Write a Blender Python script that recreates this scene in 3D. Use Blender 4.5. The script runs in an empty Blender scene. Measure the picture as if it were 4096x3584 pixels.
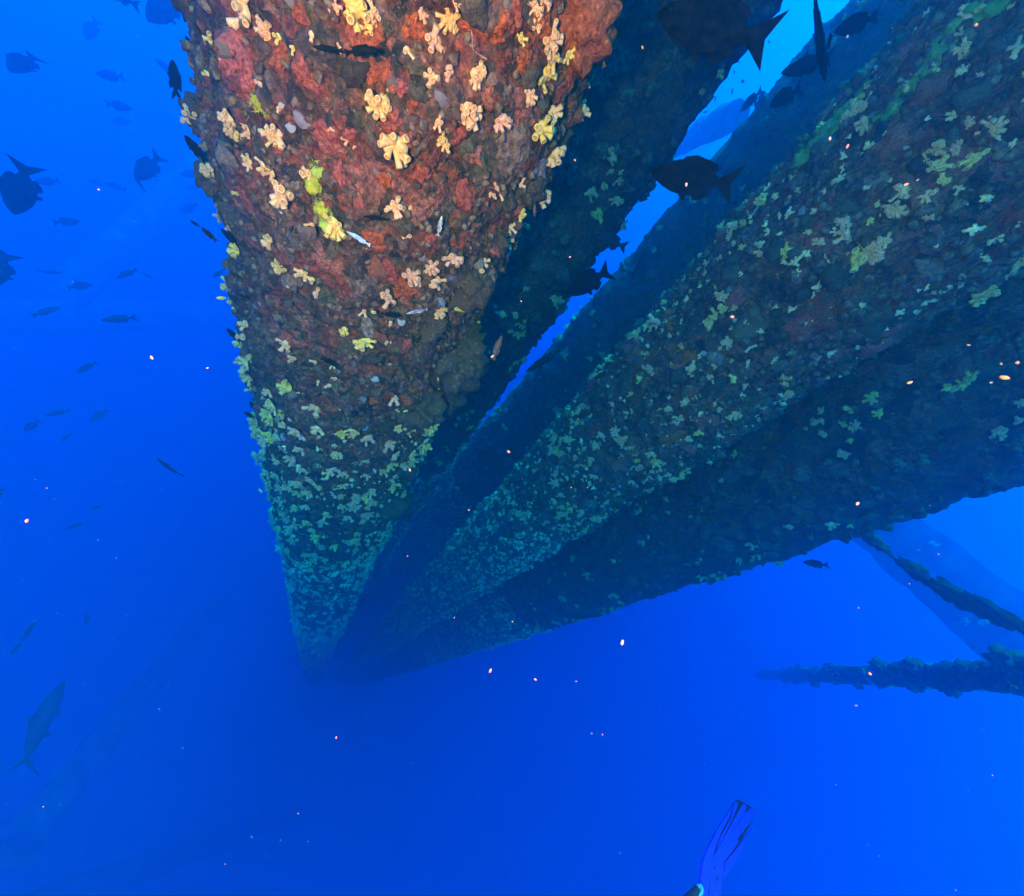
import bpy, math, random
import numpy as np
from mathutils import Vector, Matrix

C = bpy.context.scene
COL = C.collection
rnd = random.Random(7)
rng = np.random.default_rng(7)

# ------------------------------------------------------------------ camera
F, VP = 380.0, (310.0, 702.0)          # focal length in pixels of a 1024 px wide picture; where straight down lies


def unit(v):
    v = np.array(v, float)
    return v / np.linalg.norm(v)


_up = -unit([VP[0] - 512, 448 - VP[1], -F])
_fw = np.array([0, 0, -1.0])
_y = unit(_fw - (_fw @ _up) * _up)
ROT = np.array([np.cross(_y, _up), _y, _up])
cam = bpy.data.cameras.new('camera')
cam_o = bpy.data.objects.new('camera', cam)
COL.objects.link(cam_o)
cam.sensor_width = 36
cam.lens = 36 * F / 1024
cam.clip_start, cam.clip_end = 0.02, 600
cam_o.matrix_world = Matrix(ROT.tolist()).to_4x4()
C.camera = cam_o

# ------------------------------------------------------------------ light under water
world = bpy.data.worlds.new('World')
C.world = world
world.use_nodes = True
nt = world.node_tree
bg = nt.nodes['Background']
tc = nt.nodes.new('ShaderNodeTexCoord')
sp = nt.nodes.new('ShaderNodeSeparateXYZ')
mr = nt.nodes.new('ShaderNodeMapRange')
cr = nt.nodes.new('ShaderNodeValToRGB')
mr.inputs['From Min'].default_value = -1
nt.links.new(tc.outputs['Generated'], sp.inputs[0])
nt.links.new(sp.outputs['Z'], mr.inputs['Value'])
nt.links.new(mr.outputs[0], cr.inputs[0])
nt.links.new(cr.outputs[0], bg.inputs[0])
el = cr.color_ramp.elements
el[0].position, el[0].color = 0, (0, .11, .40, 1)
el[1].position, el[1].color = 1, (0, .58, .95, 1)
el.new(.5).color = (0, .19, .95, 1)
bg.inputs[1].default_value = 1.25

sun = bpy.data.lights.new('sun', 'SUN')
sun.energy, sun.angle, sun.color = 7.0, math.radians(14), (0, .60, 1)
sun_o = bpy.data.objects.new('sun', sun)
COL.objects.link(sun_o)
sun_o.rotation_euler = Vector((-math.sin(math.radians(-20)), -math.cos(math.radians(-20)), -1.7)).to_track_quat('-Z', 'Y').to_euler()   # high, ahead of the diver, behind the right legs

lamp = bpy.data.lights.new('dive_lamp', 'POINT')          # the photographer's lamp: the near growth shows its red only in it
lamp.energy = 270
lamp.shadow_soft_size, lamp.color = .03, (1, .175, .075)
lamp_o = bpy.data.objects.new('dive_lamp', lamp)
COL.objects.link(lamp_o)
lamp_o.location = ROT @ np.array([-.22, -.14, .22])

C.view_settings.view_transform = 'Standard'
C.view_settings.look = 'None'
C.view_settings.gamma = 1
C.view_settings.exposure = 1.72
C.cycles.use_denoising = True
C.cycles.max_bounces, C.cycles.diffuse_bounces, C.cycles.glossy_bounces = 8, 2, 1
C.cycles.volume_bounces = 5


def ray(px, py):                        # direction through a pixel of the 4096 x 3584 photograph
    return unit(ROT @ unit([px / 4 - 512, 448 - py / 4, -F]))


def at(px, py, d):                      # the point at distance d metres along it
    return ray(px, py) * d




# ------------------------------------------------------------------ small helpers
def link(o, parent=None):
    COL.objects.link(o)
    if parent is not None:
        o.parent = parent
    return o


def mesh_obj(name, verts, faces, mats, parent=None, smooth=True, midx=None):
    me = bpy.data.meshes.new(name)
    me.from_pydata([tuple(v) for v in verts] if not isinstance(verts, np.ndarray) else verts.tolist(), [],
                   faces.tolist() if isinstance(faces, np.ndarray) else faces)
    finish(me, mats, smooth, midx)
    return link(bpy.data.objects.new(name, me), parent)


def finish(me, mats, smooth=True, midx=None):
    for m in (mats if isinstance(mats, (list, tuple)) else [mats]):
        me.materials.append(m)
    if midx is not None:
        me.polygons.foreach_set('material_index', np.asarray(midx, dtype=np.int32))
    me.polygons.foreach_set('use_smooth', np.full(len(me.polygons), smooth))
    me.update()


def quick_mesh(name, verts, quads, mats, smooth=True):       # all-quad or all-triangle mesh straight from arrays
    verts, quads = np.asarray(verts, np.float32), np.asarray(quads, np.int32)
    k = quads.shape[1]
    me = bpy.data.meshes.new(name)
    me.vertices.add(len(verts)); me.vertices.foreach_set('co', verts.ravel())
    me.loops.add(quads.size); me.loops.foreach_set('vertex_index', quads.ravel())
    me.polygons.add(len(quads))
    me.polygons.foreach_set('loop_start', np.arange(0, quads.size, k, dtype=np.int32))
    me.update(calc_edges=True)
    finish(me, mats, smooth)
    me.validate()
    return me


def empty(name, loc, label, cat, group=None):
    o = bpy.data.objects.new(name, None)
    o.location = loc
    o.empty_display_size = .1
    return tag(link(o), label, cat, group)


def tag(o, label, cat=None, group=None, kind=None):
    o['label'] = label
    if cat: o['category'] = cat
    if group: o['group'] = group
    if kind: o['kind'] = kind
    return o


def basis(x, z):                        # columns: x axis, y axis, z axis
    x = unit(x)
    z = unit(z - (z @ x) * x)
    return np.array([x, np.cross(z, x), z]).T


def mat4(rot, loc, scale=(1, 1, 1)):
    m = np.eye(4)
    m[:3, :3] = rot * np.array(scale)
    m[:3, 3] = loc
    return Matrix(m.tolist())


# ------------------------------------------------------------------ noise
_perm = np.random.default_rng(3).integers(0, 2 ** 31, 4096)


def _hash(i, j, k, s=0):
    return _perm[(i * 73 + _perm[(j * 151 + _perm[(k * 199 + s * 37) & 4095]) & 4095]) & 4095] / 2 ** 31


def vnoise(p):
    i = np.floor(p).astype(np.int64)
    f = p - i
    f = f * f * (3 - 2 * f)
    r = 0
    for a in (0, 1):
        for b in (0, 1):
            for c in (0, 1):
                w = (f[:, 0] if a else 1 - f[:, 0]) * (f[:, 1] if b else 1 - f[:, 1]) * (f[:, 2] if c else 1 - f[:, 2])
                r = r + w * _hash(i[:, 0] + a, i[:, 1] + b, i[:, 2] + c)
    return r


def fbm(p, n=3):
    return sum(vnoise(p * 2 ** o + 17 * o) / 2 ** (o + 1) for o in range(n)) / (1 - .5 ** n)


def lumps(p):                           # rounded bumps, one per cell, some missing
    i = np.floor(p).astype(np.int64)
    best = np.zeros(len(p))
    for a in (-1, 0, 1):
        for b in (-1, 0, 1):
            for c in (-1, 0, 1):
                ii = i + (a, b, c)
                q = np.stack([_hash(ii[:, 0], ii[:, 1], ii[:, 2], s) for s in (1, 2, 3)], 1)
                s = .35 + .65 * _hash(ii[:, 0], ii[:, 1], ii[:, 2], 4)
                d2 = ((ii + q - p) ** 2).sum(1) / (s * .85) ** 2
                best = np.maximum(best, np.sqrt(np.clip(1 - d2, 0, 1)) * s)
    return best


# ------------------------------------------------------------------ materials
def material(name, rough=.85, spec=.25):
    m = bpy.data.materials.new(name)
    m.use_nodes = True
    b = m.node_tree.nodes['Principled BSDF']
    b.inputs['Roughness'].default_value = rough
    b.inputs['Specular IOR Level'].default_value = spec
    return m, m.node_tree, b


def node(t, kind, **kw):
    n = t.nodes.new('ShaderNode' + kind)
    for k, v in kw.items():
        if k in n.inputs.keys():
            n.inputs[k].default_value = v
        else:
            setattr(n, k, v)
    return n


def ramp(t, fac, cols, interp='LINEAR'):
    n = t.nodes.new('ShaderNodeValToRGB')
    n.color_ramp.interpolation = interp
    e = n.color_ramp.elements
    e[0].position, e[0].color = cols[0][0], (*cols[0][1], 1)
    e[1].position, e[1].color = cols[-1][0], (*cols[-1][1], 1)
    for p, c in cols[1:-1]:
        e.new(p).color = (*c, 1)
    t.links.new(fac, n.inputs[0])
    return n.outputs[0]


def mixc(t, fac, a, b, mode='MIX'):
    n = t.nodes.new('ShaderNodeMix')
    n.data_type, n.blend_type = 'RGBA', mode
    for s, v in ((0, fac), (6, a), (7, b)):
        if hasattr(v, 'is_linked') or isinstance(v, bpy.types.NodeSocket):
            t.links.new(v, n.inputs[s])
        else:
            n.inputs[s].default_value = v if s == 0 else (*v, 1)
    return n.outputs[2]


def bump(t, b, height, strength=.6, dist=.004):
    n = node(t, 'Bump', Strength=strength, Distance=dist)
    t.links.new(height, n.inputs['Height'])
    t.links.new(n.outputs[0], b.inputs['Normal'])


PAL = [(.03, .016, .006), (.20, .042, .016), (.075, .040, .018), (.28, .045, .016), (.13, .060, .030), (.04, .02, .009),
       (.32, .085, .045), (.11, .070, .025), (.24, .05, .010), (.06, .03, .014), (.22, .10, .06), (.08, .028, .012)]


def growth_material():
    m, t, b = material('encrusting_growth', .8, .3)
    co = node(t, 'TexCoord').outputs['Object']
    wob = node(t, 'TexNoise', Scale=14.0, Detail=3.0)
    t.links.new(co, wob.inputs['Vector'])
    off = node(t, 'VectorMath', operation='MULTIPLY_ADD')
    t.links.new(wob.outputs['Color'], off.inputs[0])
    off.inputs[1].default_value = (.09, .09, .09)
    t.links.new(co, off.inputs[2])
    big = node(t, 'TexVoronoi', Scale=11.0)
    small = node(t, 'TexVoronoi', Scale=42.0)
    for v in (big, small):
        t.links.new(off.outputs[0], v.inputs['Vector'])
    s1 = node(t, 'SeparateColor'); t.links.new(big.outputs['Color'], s1.inputs[0])
    s2 = node(t, 'SeparateColor'); t.links.new(small.outputs['Color'], s2.inputs[0])
    n = len(PAL)
    c1 = ramp(t, s1.outputs[0], [(i / n, PAL[i]) for i in range(n)], 'CONSTANT')
    c2 = ramp(t, s2.outputs[1], [(i / n, PAL[(i * 5 + 2) % n]) for i in range(n)], 'CONSTANT')
    mid = node(t, 'TexNoise', Scale=7.0, Detail=4.0, Roughness=.6)
    t.links.new(co, mid.inputs['Vector'])
    f1 = ramp(t, mid.outputs[0], [(.38, (0, 0, 0)), (.62, (1, 1, 1))])
    c = mixc(t, f1, c1, c2)
    fine = node(t, 'TexNoise', Scale=75.0, Detail=5.0, Roughness=.75)
    t.links.new(co, fine.inputs['Vector'])
    g = ramp(t, fine.outputs[0], [(.30, (.12, .12, .12)), (.47, (.75, .75, .75)), (.56, (1.2, 1.2, 1.2)), (.72, (2.6, 2.4, 2.1))])
    c = mixc(t, 1.0, c, g, 'MULTIPLY')
    sand = node(t, 'TexNoise', Scale=240.0, Detail=2.0)
    t.links.new(co, sand.inputs['Vector'])
    sp_ = ramp(t, sand.outputs[0], [(.66, (0, 0, 0)), (.74, (1, 1, 1))])
    c = mixc(t, sp_, c, (.36, .24, .14))
    t.links.new(c, b.inputs['Base Color'])
    add = node(t, 'Math', operation='ADD')
    t.links.new(fine.outputs[0], add.inputs[0])
    t.links.new(small.outputs['Distance'], add.inputs[1])
    bump(t, b, add.outputs[0], .9, .012)
    return m


def spotted(name, cols, scale=30., rough=.75, per_object=True, bumpy=.5, spec=.3, lo=.3):
    """colour from a ramp, chosen per object and mottled by noise"""
    m, t, b = material(name, rough, spec)
    co = node(t, 'TexCoord').outputs['Object']
    nz = node(t, 'TexNoise', Scale=scale, Detail=4.0, Roughness=.65)
    t.links.new(co, nz.inputs['Vector'])
    k = len(cols)
    if per_object:
        oi = node(t, 'ObjectInfo')
        c = ramp(t, oi.outputs['Random'], [(i / k, cols[i]) for i in range(k)], 'CONSTANT')
    else:
        c = ramp(t, nz.outputs[0], [(.3 + .4 * i / max(1, k - 1), cols[i]) for i in range(k)])
    g = ramp(t, nz.outputs[0], [(.3, (lo, lo, lo)), (.52, (1, 1, 1)), (.72, (2 - lo, 2 - lo, 1.9 - lo))])
    t.links.new(mixc(t, 1.0, c, g, 'MULTIPLY'), b.inputs['Base Color'])
    bump(t, b, nz.outputs[0], bumpy, .006)
    return m


M_GROWTH = growth_material()
M_CORAL = spotted('cup_coral_flesh', [(.78, .37, .16), (.74, .34, .16), (.80, .41, .17), (.72, .40, .12), (.76, .33, .18), (.78, .47, .10)], 9, .6, bumpy=.12, lo=.72)
M_MOUTH = spotted('coral_mouth', [(.60, .24, .06), (.54, .22, .06)], 20, .7, bumpy=.1, lo=.7)
M_YELLOW = spotted('yellow_polyps', [(.58, .46, .02), (.46, .48, .05)], 25, .7)
M_SPONGE = spotted('sponge_skin', [(.32, .05, .015), (.34, .065, .03), (.36, .09, .045), (.24, .04, .012), (.42, .09, .012), (.18, .04, .018), (.30, .10, .045)], 130, .75, bumpy=1.0, lo=.12)
M_PINK = spotted('pink_sponge', [(.38, .07, .045), (.32, .055, .03)], 120, .8, bumpy=.9, lo=.2)
M_RUST = spotted('rust_sponge', [(.42, .075, .012), (.34, .06, .014)], 120, .8, bumpy=1.0, lo=.15)
M_RUSTY = spotted('rust_crust', [(.10, .03, .01), (.42, .075, .012), (.30, .06, .016), (.45, .12, .03)], 9, .8, per_object=False, bumpy=1.0)
M_GREEN = spotted('green_growth', [(.15, .24, .04), (.12, .21, .05), (.19, .26, .05)], 20, .8)
M_LUMP = spotted('stony_growth', [(.075, .045, .02), (.18, .055, .025), (.12, .08, .045), (.06, .033, .015), (.22, .11, .07), (.11, .065, .03), (.26, .065, .025)], 5, .85, bumpy=1.0)
M_CLUMPY = spotted('brown_crust', [(.13, .07, .035), (.20, .11, .07), (.08, .045, .02), (.24, .13, .10), (.11, .07, .03)], 110, .85, bumpy=1.0, lo=.15)
M_CLUMP = spotted('clump_crust', [(.04, .022, .010), (.12, .06, .03), (.07, .035, .016), (.20, .11, .06)], 9, .85, per_object=False, bumpy=1.0)
M_TURF = spotted('algal_turf', [(.05, .025, .01), (.17, .07, .03), (.11, .07, .03), (.24, .13, .06)], 45, .9, per_object=False)
M_SHELL = spotted('shell', [(.40, .31, .28), (.28, .19, .18), (.46, .38, .32), (.24, .16, .14)], 22, .5, bumpy=.5)
M_NODULE = spotted('nodules', [(.035, .019, .009), (.17, .05, .02), (.09, .05, .025), (.20, .105, .055), (.07, .035, .015)], 40, .85, per_object=False)
M_BARN = spotted('barnacle_plates', [(.18, .10, .055), (.15, .065, .035), (.24, .15, .09), (.20, .06, .03)], 30, .8)
M_FARCORAL = spotted('far_coral_flesh', [(.72, .46, .25), (.66, .47, .20)], 9, .6, per_object=False, bumpy=.1)
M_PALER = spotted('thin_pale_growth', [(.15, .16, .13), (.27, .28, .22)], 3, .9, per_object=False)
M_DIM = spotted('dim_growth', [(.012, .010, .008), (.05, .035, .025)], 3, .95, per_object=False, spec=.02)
M_PALE = spotted('pale_growth', [(.55, .55, .48), (.65, .62, .55)], 5, .8)


# ------------------------------------------------------------------ the legs
class Leg:
    def __init__(s, az, D, R, h, lean=0., z1=5.0, z0=-45., seed=0, amp=1.):
        a = math.radians(az)
        s.c0 = np.array([D * math.sin(a), D * math.cos(a)])
        s.lean = lean * np.array([math.cos(a), -math.sin(a)])
        s.R, s.z1, s.z0, s.seed, s.amp, s.h, s.D = R, z1, z0, seed, amp, h, D
        s.face = math.atan2(-s.c0[1], -s.c0[0])       # angle of the side turned to the diver

    def disp(s, th, z):
        p = np.stack([s.R * np.cos(th), s.R * np.sin(th), z], 1) + s.seed * 31.7
        d = .085 * (fbm(p * 2.6) - .5) + .034 * lumps(p / .13) + .019 * lumps(p / .055 + 5) + .008 * lumps(p / .024 + 9) + .02 * (fbm(p / .05, 3) - .5) + .009 * (vnoise(p / .014) - .5)
        return s.R - .035 + s.amp * d

    def point(s, th, z, off=0.):
        th, z = np.atleast_1d(np.asarray(th, float)), np.atleast_1d(np.asarray(z, float))
        r = s.disp(th, z) + off
        c = s.c0[None] + s.lean[None] * np.maximum(z, -8.)[:, None]
        return np.stack([c[:, 0] + r * np.cos(th), c[:, 1] + r * np.sin(th), z], 1)

    def normal(s, th):
        return np.array([math.cos(th), math.sin(th), 0.])

    def hit(s, px, py, tight=True):                    # where the ray through a pixel meets the leg (or passes nearest)
        d = ray(px, py)
        z = 0.
        for _ in range(4):
            c = s.c0 + s.lean * max(z, -8.)
            dh = d[:2]
            A, B, K = dh @ dh, dh @ c, c @ c - (s.R - .005) ** 2
            disc = B * B - A * K
            t = (B - math.sqrt(disc)) / A if disc > 0 else B / A
            z = d[2] * t
        q = d[:2] * t - (s.c0 + s.lean * max(z, -8.))
        return math.atan2(q[1], q[0]), z, t

    def build(s, label):
        base = np.array([*(s.c0 + s.lean * -8.), s.z0])
        root = empty('platform_leg', base, label, 'platform leg', 'upright legs of the platform')
        s.base = base
        s.root = root
        near = s.D - s.R
        zs = [s.z1]
        while zs[-1] > s.z0:
            z = zs[-1]
            zs.append(z - s.h * math.hypot(near, z) / near)
        zs[-1] = s.z0
        nf = int(s.R * 3.9 / s.h)
        th = np.concatenate([np.linspace(-1.95, 1.95, nf), np.linspace(1.95, 2 * math.pi - 1.95, nf // 8 + 4)[1:-1]]) + s.face
        n, k = len(th), len(zs)
        T, Z = np.meshgrid(th, np.array(zs))
        v = s.point(T.ravel(), Z.ravel()) - base
        i = np.arange(k - 1)[:, None] * n
        j = np.arange(n)[None]
        j2 = (j + 1) % n
        q = np.stack([i + j, i + n + j, i + n + j2, i + j2], 2).reshape(-1, 4)
        me = quick_mesh('encrusted_pipe', v, q, M_GROWTH)
        o = link(bpy.data.objects.new('encrusted_pipe', me), root)
        rim = bpy.data.meshes.new('pipe_cap')          # closes the pipe at its two ends
        ring = np.linspace(0, 2 * math.pi, 24, endpoint=False)
        vv, ff = [], []
        for kz, zc in enumerate((s.z0 + .002, s.z1 - .002)):
            cc = s.c0 + s.lean * max(zc, -8.)
            vv += [(cc[0] + (s.R - .06) * math.cos(a) - base[0], cc[1] + (s.R - .06) * math.sin(a) - base[1], zc - base[2]) for a in ring]
            ff.append(list(range(kz * 24, kz * 24 + 24)))
        rim.from_pydata(vv, [], ff)
        finish(rim, M_GROWTH, False)
        link(bpy.data.objects.new('pipe_cap', rim), root)
        return s


L = Leg(-37.5, 1.6, .52, .0065, 0, seed=1).build('nearest upright platform leg, red and brown growth with peach cup corals')
Rr = Leg(14.35, 2.66, .5, .012, 0, seed=2).build('wide platform leg at right dotted with green looking cup corals')
Mm = Leg(-15.9, 3.3, .55, .016, .047, seed=3).build('dim platform leg just behind the red one, left of the blue gap')
FL = Leg(7.6, 4.2, .705, .022, .098, seed=4).build('shaded platform leg along the right side of the blue gap')
FR = Leg(31, 3.6, .70, .02, 0, seed=5).build('shaded platform leg showing below the coral dotted one at right')


# ------------------------------------------------------------------ base shapes of the growth
def coral_mesh(name, n, seed, seg=8, rich=True, flesh=None):
    r = random.Random(seed)
    V, Fc, mi = [], [], []
    dirs = []
    rx, ry = (r.uniform(.10, .26), r.uniform(.05, .14)) if n > 3 else (.06, .05)
    for i in range(n):
        zc = 1 - (i + .3) / n * .95
        a = i * 2.39996 + r.uniform(-.5, .5)
        q = math.sqrt(1 - zc * zc)
        o = np.array([rx * r.uniform(-1, 1), ry * r.uniform(-1, 1), 0.])
        dirs.append((unit([q * math.cos(a) + o[0] * 1.6, q * math.sin(a) + o[1] * 1.6, zc * .8 + .12 + r.uniform(-.15, .15)]), o * (.4 + .6 * zc)))
    fat = 1.2 if n <= 6 else 1.0 if n < 11 else .85
    for d, org in dirs:
        ln = r.choice([.28, .36, .42, .46, .52]) * r.uniform(.85, 1.1)
        w = r.uniform(.092, .122) * fat
        side = unit(np.cross(d, [.3, .8, .5]))
        up = np.cross(d, side)
        bend = unit([r.uniform(-1, 1), r.uniform(-1, 1), r.uniform(-1, 1)]) * .06
        prof = [(.05, .80, 0), (.55, .80, .6), (.9, 1.0, 1), (1.0, .95, 1.05), (.98, .66, 1), (.92, .45, 1)] if rich else [(.05, .8, 0), (.97, 1., 1), (.9, .5, 1)]
        b0 = len(V)
        for (t, rr, bb) in prof:
            c = org + d * ln * t + bend * bb
            for q in range(seg):
                a = 2 * math.pi * q / seg
                V.append(c + (side * math.cos(a) + up * math.sin(a)) * w * rr)
        for k in range(len(prof) - 1):
            for q in range(seg):
                Fc.append([b0 + k * seg + q, b0 + k * seg + (q + 1) % seg, b0 + (k + 1) * seg + (q + 1) % seg, b0 + (k + 1) * seg + q])
                mi.append(1 if k >= len(prof) - 2 and rich else 0)
        Fc.append([b0 + (len(prof) - 1) * seg + q for q in range(seg)])
        mi.append(1)
    b0 = len(V)                                       # fleshy base the polyps grow from
    rings = [(0, .24), (.12, .23), (.24, .13)]
    for (z, rr) in rings:
        for q in range(seg):
            a = 2 * math.pi * q / seg
            V.append(np.array([(rr * .65 + rx * .75) * math.cos(a), (rr * .65 + ry * .75) * math.sin(a), (z - .06) * .7]))
    for k in range(2):
        for q in range(seg):
            Fc.append([b0 + k * seg + q, b0 + k * seg + (q + 1) % seg, b0 + (k + 1) * seg + (q + 1) % seg, b0 + (k + 1) * seg + q])
            mi.append(0)
    Fc.append([b0 + 2 * seg + q for q in range(seg)]); mi.append(0)
    me = bpy.data.meshes.new(name)
    me.from_pydata([tuple(v) for v in V], [], Fc)
    finish(me, [flesh or M_CORAL, M_MOUTH if flesh is None else flesh], True, mi)
    return me


def ico(sub):
    import bmesh
    bm = bmesh.new()
    bmesh.ops.create_icosphere(bm, subdivisions=sub, radius=1)
    v = np.array([tuple(q.co) for q in bm.verts])
    f = np.array([[q.index for q in p.verts] for p in bm.faces])
    bm.free()
    return v, f


ICO1, ICO2, ICO3, ICO4 = ico(1), ico(2), ico(3), ico(4)


def lump_mesh(name, m, seed, sub=ICO3, rough=.5, flat=1.):
    v, f = sub
    p = v + seed * 13.1
    d = .85 + rough * (fbm(p * 1.5, 4) - .5) * 1.9 + rough * .45 * lumps(p * 2.6) + rough * .25 * lumps(p * 5.1)
    w = v * d[:, None]
    w[:, 2] *= flat
    return quick_mesh(name, w, f, m)


def barnacle_mesh(seed):
    r = random.Random(seed)
    seg = 9
    V, Fc = [], []
    for (rad, z) in ((1, -.1), (.8, .45), (.55, .9), (.42, .86), (.3, .35)):
        for q in range(seg):
            a = 2 * math.pi * q / seg
            k = rad * (1 + r.uniform(-.12, .12))
            V.append((k * math.cos(a), k * math.sin(a), z + r.uniform(-.06, .06)))
    for k in range(4):
        for q in range(seg):
            Fc.append([k * seg + q, k * seg + (q + 1) % seg, (k + 1) * seg + (q + 1) % seg, (k + 1) * seg + q])
    Fc.append([4 * seg + q for q in range(seg)])
    me = bpy.data.meshes.new('barnacle')
    me.from_pydata(V, [], Fc)
    finish(me, M_BARN, False)
    return me


def shell_mesh(seed):
    r = random.Random(seed)
    V, Fc = [], []
    na, nr = 12, 4
    for s, zoff in ((1, .06), (-1, -.06)):
        for i in range(nr + 1):
            for q in range(na):
                a = 2 * math.pi * q / na
                k = i / nr * (1 + .18 * math.sin(3 * a + seed) + .1 * math.sin(7 * a))
                V.append((k * math.cos(a) * .8, k * math.sin(a), .3 * (1 - k * k) + zoff + .05 * math.sin(9 * k + seed) + r.uniform(-.02, .02)))
    m = (nr + 1) * na
    for o in (0, m):
        for i in range(nr):
            for q in range(na):
                f = [o + i * na + q, o + i * na + (q + 1) % na, o + (i + 1) * na + (q + 1) % na, o + (i + 1) * na + q]
                Fc.append(f if o else f[::-1])
    for q in range(na):
        Fc.append([nr * na + q, nr * na + (q + 1) % na, m + nr * na + (q + 1) % na, m + nr * na + q])
    me = bpy.data.meshes.new('oyster_shell')
    me.from_pydata(V, [], Fc)
    finish(me, M_SHELL, True)
    return me


CORALS = [coral_mesh('cup_coral', n, i) for i, n in enumerate((4, 5, 7, 8, 9, 10, 12, 14, 17, 6, 8, 11, 13, 19, 9, 15))]
SINGLES = [coral_mesh('coral_polyp', n, 40 + i) for i, n in enumerate((1, 2, 2, 3))]
LOWCORALS = [coral_mesh('cup_coral', n, 60 + i, 5, False, M_FARCORAL) for i, n in enumerate((3, 5, 7, 8, 9, 12))]


def tuft_mesh(seed, mat=None, name='turf_tuft'):
    r = random.Random(seed)
    V, Fc = [], []
    for k in range(9):
        a, t = r.uniform(0, 6.28), r.uniform(.1, 1.1)
        d = np.array([math.sin(t) * math.cos(a), math.sin(t) * math.sin(a), math.cos(t)]) * r.uniform(.5, 1.2)
        o = np.array([r.uniform(-.5, .5), r.uniform(-.5, .5), -.1])
        b = len(V)
        for q in range(3):
            V.append(tuple(o + .11 * np.array([math.cos(q * 2.1), math.sin(q * 2.1), 0])))
        V.append(tuple(o + d))
        Fc += [[b, b + 1, b + 3], [b + 1, b + 2, b + 3], [b + 2, b, b + 3]]
    me = bpy.data.meshes.new(name)
    me.from_pydata(V, [], Fc)
    finish(me, mat or M_TURF, False)
    return me


TUFTS = [tuft_mesh(i) for i in range(4)]
YTUFTS = [tuft_mesh(20 + i, M_YELLOW, 'yellow_polyp_tuft') for i in range(2)]
FUZZY = [lump_mesh('yellow_polyp_colony', M_YELLOW, 5 + i, ICO3, 1.1) for i in range(2)]
GREENS = [lump_mesh('green_tuft', M_GREEN, 90 + i, ICO3, 1.1, .7) for i in range(2)]
LUMPS = [lump_mesh('stony_lump', M_LUMP, i, ICO3, .95, .75) for i in range(6)]
CRUMBS = [lump_mesh('crumb', M_NODULE, 70 + i, ICO2, .95, .8) for i in range(4)]
BIGLUMPS = [lump_mesh('overhanging_clump', M_CLUMP, 20 + i, ICO4, .95) for i in range(3)]
BARNS = [barnacle_mesh(i) for i in range(4)]
SHELLS = [shell_mesh(i) for i in range(4)]


def stick(leg, me, th, z, size, lean=.5, sink=.0, name=None, outward=None, squash=None):
    """one piece of growth on a leg: a child object sharing its mesh with its like"""
    p = leg.point(th, z)[0] - leg.base
    n = leg.normal(th) + np.array([rnd.uniform(-lean, lean), rnd.uniform(-lean, lean), rnd.uniform(-lean, lean) - .15 * lean])
    n = unit(n)
    x = unit(np.cross(n, unit([rnd.uniform(-1, 1), rnd.uniform(-1, 1), rnd.uniform(-1, 1)])))
    rot = np.array([x, np.cross(n, x), n]).T
    o = bpy.data.objects.new(name or me.name.split('.')[0], me)
    link(o, leg.root)
    sc = size if squash is None else np.array(squash) * size
    lift = .16 * size if me.name.startswith(('cup_coral', 'coral_polyp')) else 0.
    o.matrix_local = mat4(rot, p + n * (lift - sink), np.ones(3) * sc)
    return o


def merged(leg, name, meshes, places, mats):          # many small pieces as one mesh
    vs, fs, off = [], [], 0
    data = []
    for me in meshes:
        v = np.empty(len(me.vertices) * 3); me.vertices.foreach_get('co', v)
        me.calc_loop_triangles()
        f = np.empty(len(me.loop_triangles) * 3, np.int32); me.loop_triangles.foreach_get('vertices', f)
        data.append((v.reshape(-1, 3), f.reshape(-1, 3)))
    th = np.array([p[0] for p in places]); z = np.array([p[1] for p in places])
    P = leg.point(th, z) - leg.base
    for (t, zz, size, lean), p in zip(places, P):
        v, f = data[rnd.randrange(len(data))]
        n = unit(leg.normal(t) + rng.uniform(-lean, lean, 3))
        x = unit(np.cross(n, rng.uniform(-1, 1, 3)))
        rot = np.array([x, np.cross(n, x), n])
        vs.append((v * size * rng.uniform(.8, 1.2, 3)) @ rot + p)
        fs.append(f + off)
        off += len(v)
    o = link(bpy.data.objects.new(name, quick_mesh(name, np.concatenate(vs), np.concatenate(fs), mats)), leg.root)
    o['kind'] = 'stuff'
    return o


def patch(leg, th0, z0, ru, rv, m, name='sponge_patch', thick=.012, seed=0):
    """a sheet of sponge that follows the lumps of the leg, thicker in its middle"""
    na, nr = 26, 6
    a = np.arange(na) * 2 * math.pi / na
    r = random.Random(seed)
    ph = [r.uniform(0, 6.28) for _ in range(4)]
    out = 1 + .2 * np.sin(2 * a + ph[0]) + .16 * np.sin(3 * a + ph[1]) + .14 * np.sin(5 * a + ph[2]) + .1 * np.sin(9 * a + ph[3]) + np.array([r.uniform(-.12, .12) for _ in a])
    U, W, T = [0.], [0.], [1.]
    for i in range(1, nr + 1):
        k = i / nr
        U += list(k * out * np.cos(a)); W += list(k * out * np.sin(a)); T += [math.sqrt(max(0, 1 - k ** 3)) if i < nr else -.6] * na
    U, W, T = np.array(U), np.array(W), np.array(T)
    v = leg.point(th0 + U * ru / leg.R, z0 + W * rv, 0) - leg.base
    nrm = np.stack([np.cos(th0 + U * ru / leg.R), np.sin(th0 + U * ru / leg.R), 0 * U], 1)
    v = v + nrm * (T * thick * (.5 + np.array([r.random() for _ in T])) + .002)[:, None]
    f = [[0, 1 + q, 1 + (q + 1) % na] for q in range(na)]
    for i in range(nr - 1):
        b0 = 1 + i * na
        for q in range(na):
            f += [[b0 + q, b0 + na + q, b0 + na + (q + 1) % na], [b0 + q, b0 + na + (q + 1) % na, b0 + (q + 1) % na]]
    o = link(bpy.data.objects.new(name, quick_mesh(name, v, np.array(f), m)), leg.root)
    return o


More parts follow.
